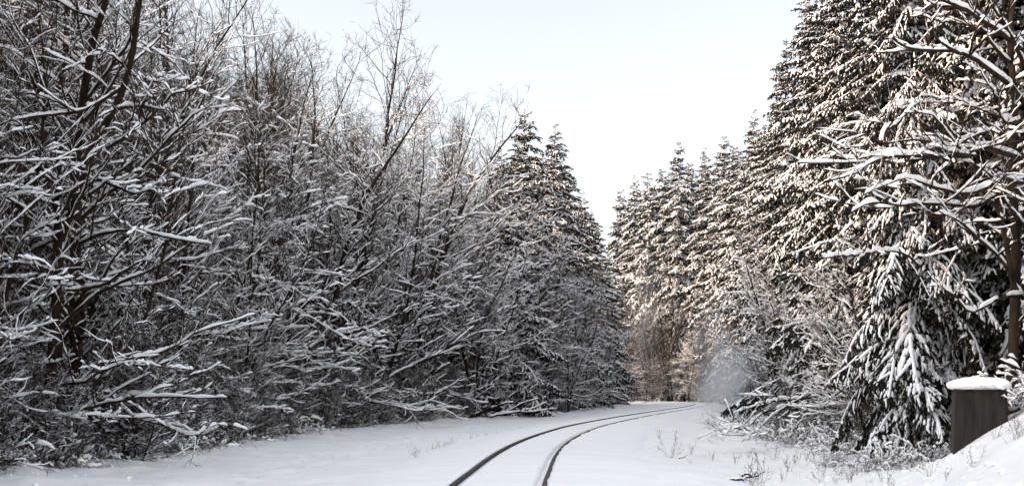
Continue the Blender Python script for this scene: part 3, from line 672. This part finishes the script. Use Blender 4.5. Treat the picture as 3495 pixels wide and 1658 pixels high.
# ------------------------------------------------------------------ fallen wood
def fallen(name, seed, limbs, label, snow, main, dense, cat='fallen tree'):
    x, y, z = limbs[0][0][0]; me = limb_tree(seed, [], limbs, (x, y, z), snow, main, dense)
    o = empty(name, (x, y, z))
    for nm, m in me:
        if len(m.vertices) and nm != 'twigs': link(nm, m, o)
    return tag(o, label, cat)
KA = dict(ox=2065, oy=1224, k=.19865)
fallen('fallen_tree', 401, [limb([(282, 884), (340, 855), (420, 822), (485, 800), (530, 797)], 82, 83, .11, **KA), limb([(335, 882), (470, 850), (560, 803), (680, 768)], 82.5, 84, .08, **KA),
       limb([(400, 872), (520, 850), (640, 822), (690, 795)], 81, 82, .06, **KA), limb([(560, 848), (650, 846), (720, 832)], 81, 81, .05, **KA), limb([(480, 802), (500, 770), (540, 745)], 83, 83, .04, **KA)],
       'fallen tree, snow lying along its bare branches, at the foot of the left wood', .7, 1.3, .35)
fallen('fallen_tree', 402, [limb([(1090, 790), (1030, 770), (1000, 740)], 128, 129, .07, **KA), limb([(1100, 785), (1050, 750), (960, 748)], 128, 128, .07, **KA), limb([(940, 770), (1010, 735), (1080, 730)], 129, 129, .06, **KA)],
       'heap of broken snowy branches at the tip of the left wood where the line bends', 1.0, 1.0, .8, 'brush pile')
KB = dict(ox=6472, oy=4142, k=.09063)
fallen('broken_limb', 403, [limb([(2500, 240), (2263, 250), (2000, 262), (1800, 325), (1570, 392)], 47, 46, .045, **KB), limb([(2500, 180), (2260, 300), (2050, 420), (1850, 590), (1710, 715)], 46, 42.5, .045, **KB),
       limb([(2400, 250), (2200, 330), (1950, 400), (1800, 520), (1650, 600)], 46, 43, .04, **KB), limb([(1720, 590), (1640, 605), (1500, 650), (1340, 712)], 43, 41, .022, **KB)],
       'broken snow-loaded limbs sagging from the right wood down to the snow', 1.0, 1.0, .8, 'fallen branches')
fallen('fallen_branch', 404, [limb([(1470, 1178), (1560, 1140), (1690, 1128), (1720, 1102), (1850, 1072), (1925, 1022)], 27.8, 28.8, .032, **KB), limb([(1720, 1105), (1850, 1098), (1915, 1112)], 28.4, 28.4, .022, **KB)],
       'dark fallen branch with a little snow, lying in the right foreground snow', .5, .55, .25, 'branch')
fallen('fallen_branch', 405, [limb([(995, 920), (1060, 890), (1122, 855)], 35.3, 35.6, .016, **KB)], 'short dark stick poking out of the open snow right of the rails', .2, .3, .1, 'branch')

# ------------------------------------------------------------------ dry weeds standing in the snow
def weed_mesh(seed, h, n, spread, seeds=True):
    rng = np.random.default_rng(seed); g = Geo()
    st = np.stack([rng.normal(0, .05 * spread, n), rng.normal(0, .05 * spread, n), np.full(n, -.06)], 1)
    d = np.stack([rng.normal(0, .30 * spread, n), rng.normal(0, .30 * spread, n), np.ones(n)], 1)
    P = grow(st, d, h * rng.uniform(.5, 1.1, n), 7, -.02, .10, rng); tubes(g, P, np.full((n, 8), .0036) * np.linspace(1, .6, 8), 3)
    if seeds:
        idx = np.repeat(np.arange(n), 6); t = rng.uniform(.4, 1, len(idx)); s2, tg = along(P, idx, t)
        Q = grow(s2, tg + rng.normal(0, .6, (len(idx), 3)), rng.uniform(.04, .16, len(idx)) * h, 3, .03, .1, rng)
        tubes(g, Q, np.full((len(idx), 4), .003), 3)
        e = Q[:, -1]; tubes(g, np.stack([e - [0, 0, .008], e, e + [0, 0, .010]], 1), np.tile([.001, .008, .001], (len(e), 1)), 4)
    return g.mesh('weed', M_DRY)
WD = [weed_mesh(501, .85, 9, 1.3), weed_mesh(502, .55, 5, 1.0), weed_mesh(503, .38, 6, 1.5, False), weed_mesh(504, .30, 4, 1.0, False), weed_mesh(505, .5, 4, 1.6, False)]
def weed(i, x, y, sc, label, grp, name='dry_weed', cat='weed'):
    z = float(ground_z(np.array([x]), np.array([y]))[0]); o = link(name, WD[i], None, (x, y, z))
    o.rotation_euler = (0, 0, rng.uniform(0, 6.28)); o.scale = (sc,) * 3; return tag(o, label, cat, grp)
def gpx(px, py, z=-.3):
    Y = (CAM_H - z) * 1350 / (py - 389); return (px - 512) / 1350 * Y, Y
weed(0, *gpx(671, 460), 1.0, 'tallest dry seeded weed clump alone in the open snow right of the rails', None)
for (px, py, i, s) in [(412, 459, 4, 1), (415, 463, 1, .6), (434, 452, 2, 1.1), (441, 451, 4, .9), (446, 449, 2, 1), (452, 447, 4, .9), (424, 456, 4, .8), (470, 441, 3, .9), (478, 438, 4, .6), (486, 437, 3, .8), (497, 436, 3, .6), (520, 431, 3, .6)]:
    weed(i, *gpx(px, py), s, 'thin bent grass stems in the open snow left of the rails', 'grass stems left of the rails', 'grass_stems', 'grass')
for k in range(38):
    px = rng.uniform(690, 860); py = rng.uniform(425, 485); x, y = gpx(px, py)
    if x < 1.5 + .2 * y * .9 - 1: pass
    if float(lateral(np.array([x]), np.array([y]))[0]) < 3.4: continue
    weed(int(rng.integers(0, 5)) if rng.random() < .8 else 1, x, y, rng.uniform(.45, .95), 'dry stems standing in the snow between the rails and the right wood', 'dry stems right of the rails')
for k in range(46):
    y = rng.uniform(22, 31); x = rng.uniform(6.3, 10.2); x = min(x, y * .375)
    weed(int(rng.integers(0, 5)), x, y, rng.uniform(.35, .75), 'dry stems poking out of the snowy bank by the concrete box', 'dry stems on the bank')
x, y, tx, ty = curve_pts(LEFT[2:9], .55)
for i in range(len(x)):
    px_, py_ = off(x[i], y[i], tx[i], ty[i], -.5 + rng.uniform(-.9, .5))
    weed(int(rng.integers(1, 5)), px_, py_, rng.uniform(.45, 1.0), 'dry weed stems along the snowy edge of the left wood', 'dry weeds along the left wood')

# brown bramble thickets at the foot of the right wood
def bramble(seed, h=1.1, n=60, sn=.3):
    rng = np.random.default_rng(seed); g = Geo(); gs = Geo()
    st = np.stack([rng.normal(0, .5, n), rng.normal(0, .4, n), np.full(n, -.1)], 1); d = np.stack([rng.normal(0, .5, n), rng.normal(0, .5, n), np.ones(n)], 1)
    P = grow(st, d, h * rng.uniform(.8, 2.0, n), 10, -.15, .12, rng); Rb = np.full((n, 11), .008) * np.linspace(1, .5, 11); tubes(g, P, Rb, 3)
    idx = np.repeat(np.arange(n), 7); t = rng.uniform(.2, 1, len(idx)); s2, tg = along(P, idx, t)
    Q = grow(s2, tg + rng.normal(0, .7, (len(idx), 3)), rng.uniform(.15, .55, len(idx)), 4, .0, .2, rng); tubes(g, Q, np.full((len(idx), 5), .0055), 3)
    lay_snow(gs, P, Rb, .09, .045, rng, 20, .62, 5, 8, 1.0); sel = rng.random(len(Q)) < sn
    lay_snow(gs, Q[sel], np.full((sel.sum(), 5), .006), .06, .035, rng, 8, .4, 5, 4, 1.0)
    return [('canes', g.mesh('canes', M_LEAF)), ('snow', gs.mesh('cane_snow', M_SNOW))]
BR = [bramble(601), bramble(602, .8, 50, .25)]
x, y, tx, ty = curve_pts(RIGHT[1:7], 1.25)
for i in range(len(x)):
    px_, py_ = off(x[i], y[i], tx[i], ty[i], .9 + rng.uniform(-.6, .8))
    place('bramble', BR[rng.integers(2)], px_, py_, rng.uniform(0, 6.28), rng.uniform(.5, 1.0), 'brown bramble tangle with snow at the foot of the right wood', 'bramble', 'brambles at the foot of the right wood')
for (X, Y, s_) in [(10.7, 26.6, .55), (10.9, 28.3, .8), (10.4, 25.2, .5), (11.0, 27.2, .7), (8.6, 31.5, .5), (9.3, 33, .6), (10.2, 34, .7), (8.0, 33.5, .4)]:
    place('bramble', BR[rng.integers(2)], X, Y, rng.uniform(0, 6.28), s_, 'brown bramble tangle beside the concrete box', 'bramble', 'brambles beside the concrete box')
x, y, tx, ty = curve_pts(LEFT[2:10], 1.7)
for i in range(len(x)):
    px_, py_ = off(x[i], y[i], tx[i], ty[i], .5 + rng.uniform(-.5, .9))
    place('bramble', BR[rng.integers(2)], px_, py_, rng.uniform(0, 6.28), rng.uniform(.5, 1.0), 'brown bramble tangle with snow at the foot of the left wood', 'bramble', 'brambles at the foot of the left wood')

# ------------------------------------------------------------------ powder snow drifting off the trees
def powder(loc, sc, rz, dens, label, seed):
    m = bpy.data.materials.new('powder_snow'); m.use_nodes = True; n = m.node_tree; n.nodes.clear(); L = n.links
    o_ = n.nodes.new('ShaderNodeOutputMaterial'); v = n.nodes.new('ShaderNodeVolumePrincipled'); v.inputs['Color'].default_value = (.92, .93, .96, 1)
    tc = n.nodes.new('ShaderNodeTexCoord'); ln = n.nodes.new('ShaderNodeVectorMath'); ln.operation = 'LENGTH'
    L.new(tc.outputs['Object'], ln.inputs[0])
    mr = n.nodes.new('ShaderNodeMapRange'); mr.inputs['From Min'].default_value = 1.0; mr.inputs['From Max'].default_value = .1; mr.interpolation_type = 'SMOOTHSTEP'
    L.new(ln.outputs['Value'], mr.inputs['Value'])
    tn = n.nodes.new('ShaderNodeTexNoise'); tn.inputs['Scale'].default_value = 2.1; tn.inputs['Detail'].default_value = 4; tn.noise_dimensions = '4D'; tn.inputs['W'].default_value = seed
    L.new(tc.outputs['Object'], tn.inputs['Vector'])
    m2 = n.nodes.new('ShaderNodeMapRange'); m2.inputs['From Min'].default_value = .36; m2.inputs['From Max'].default_value = .78; L.new(tn.outputs['Fac'], m2.inputs['Value'])
    mu = n.nodes.new('ShaderNodeMath'); mu.operation = 'MULTIPLY'; L.new(mr.outputs[0], mu.inputs[0]); L.new(m2.outputs[0], mu.inputs[1])
    m3 = n.nodes.new('ShaderNodeMath'); m3.operation = 'MULTIPLY'; m3.inputs[1].default_value = dens; L.new(mu.outputs[0], m3.inputs[0]); L.new(m3.outputs[0], v.inputs['Density'])
    L.new(v.outputs[0], o_.inputs['Volume'])
    g = Geo(); a_ = np.linspace(0, math.pi, 13); b_ = np.arange(20) * 2 * math.pi / 20
    V = np.stack([np.sin(a_)[:, None] * np.cos(b_), np.sin(a_)[:, None] * np.sin(b_), np.cos(a_)[:, None] + 0 * b_], -1)[1:-1]
    g.add(V, ringfaces(1, 11, 20)); tip = np.array([[0, 0, 1.0], [0, 0, -1.0]])
    V2 = np.concatenate([V.reshape(-1, 3), tip]); g = Geo()
    g.add(V2, ringfaces(1, 11, 20)[:, ::-1], np.array([[i, (i + 1) % 20, 220] for i in range(20)] + [[200 + (i + 1) % 20, 200 + i, 221] for i in range(20)]))
    o = link('powder_snow', g.mesh('powder_snow', m), None, loc); o.scale = sc; o.rotation_euler = rz
    return tag(o, label, 'snow cloud', None, 'stuff')
powder((14.4, 150, 9), (2.8, 3.5, 11), (0, R_(9), 0), .085, 'tall pale veil of powder snow falling in front of the bend', 1.0)
powder((16.6, 103, 1.4), (3.6, 5, 4.6), (0, R_(10), 0), .6, 'low puff of powder snow by the right wood beyond the curve', 4.0)
powder((15.8, 104, 4.5), (2.6, 3, 5.5), (0, R_(-14), 0), .16, 'faint powder snow sifting down in front of the right wood', 7.0)
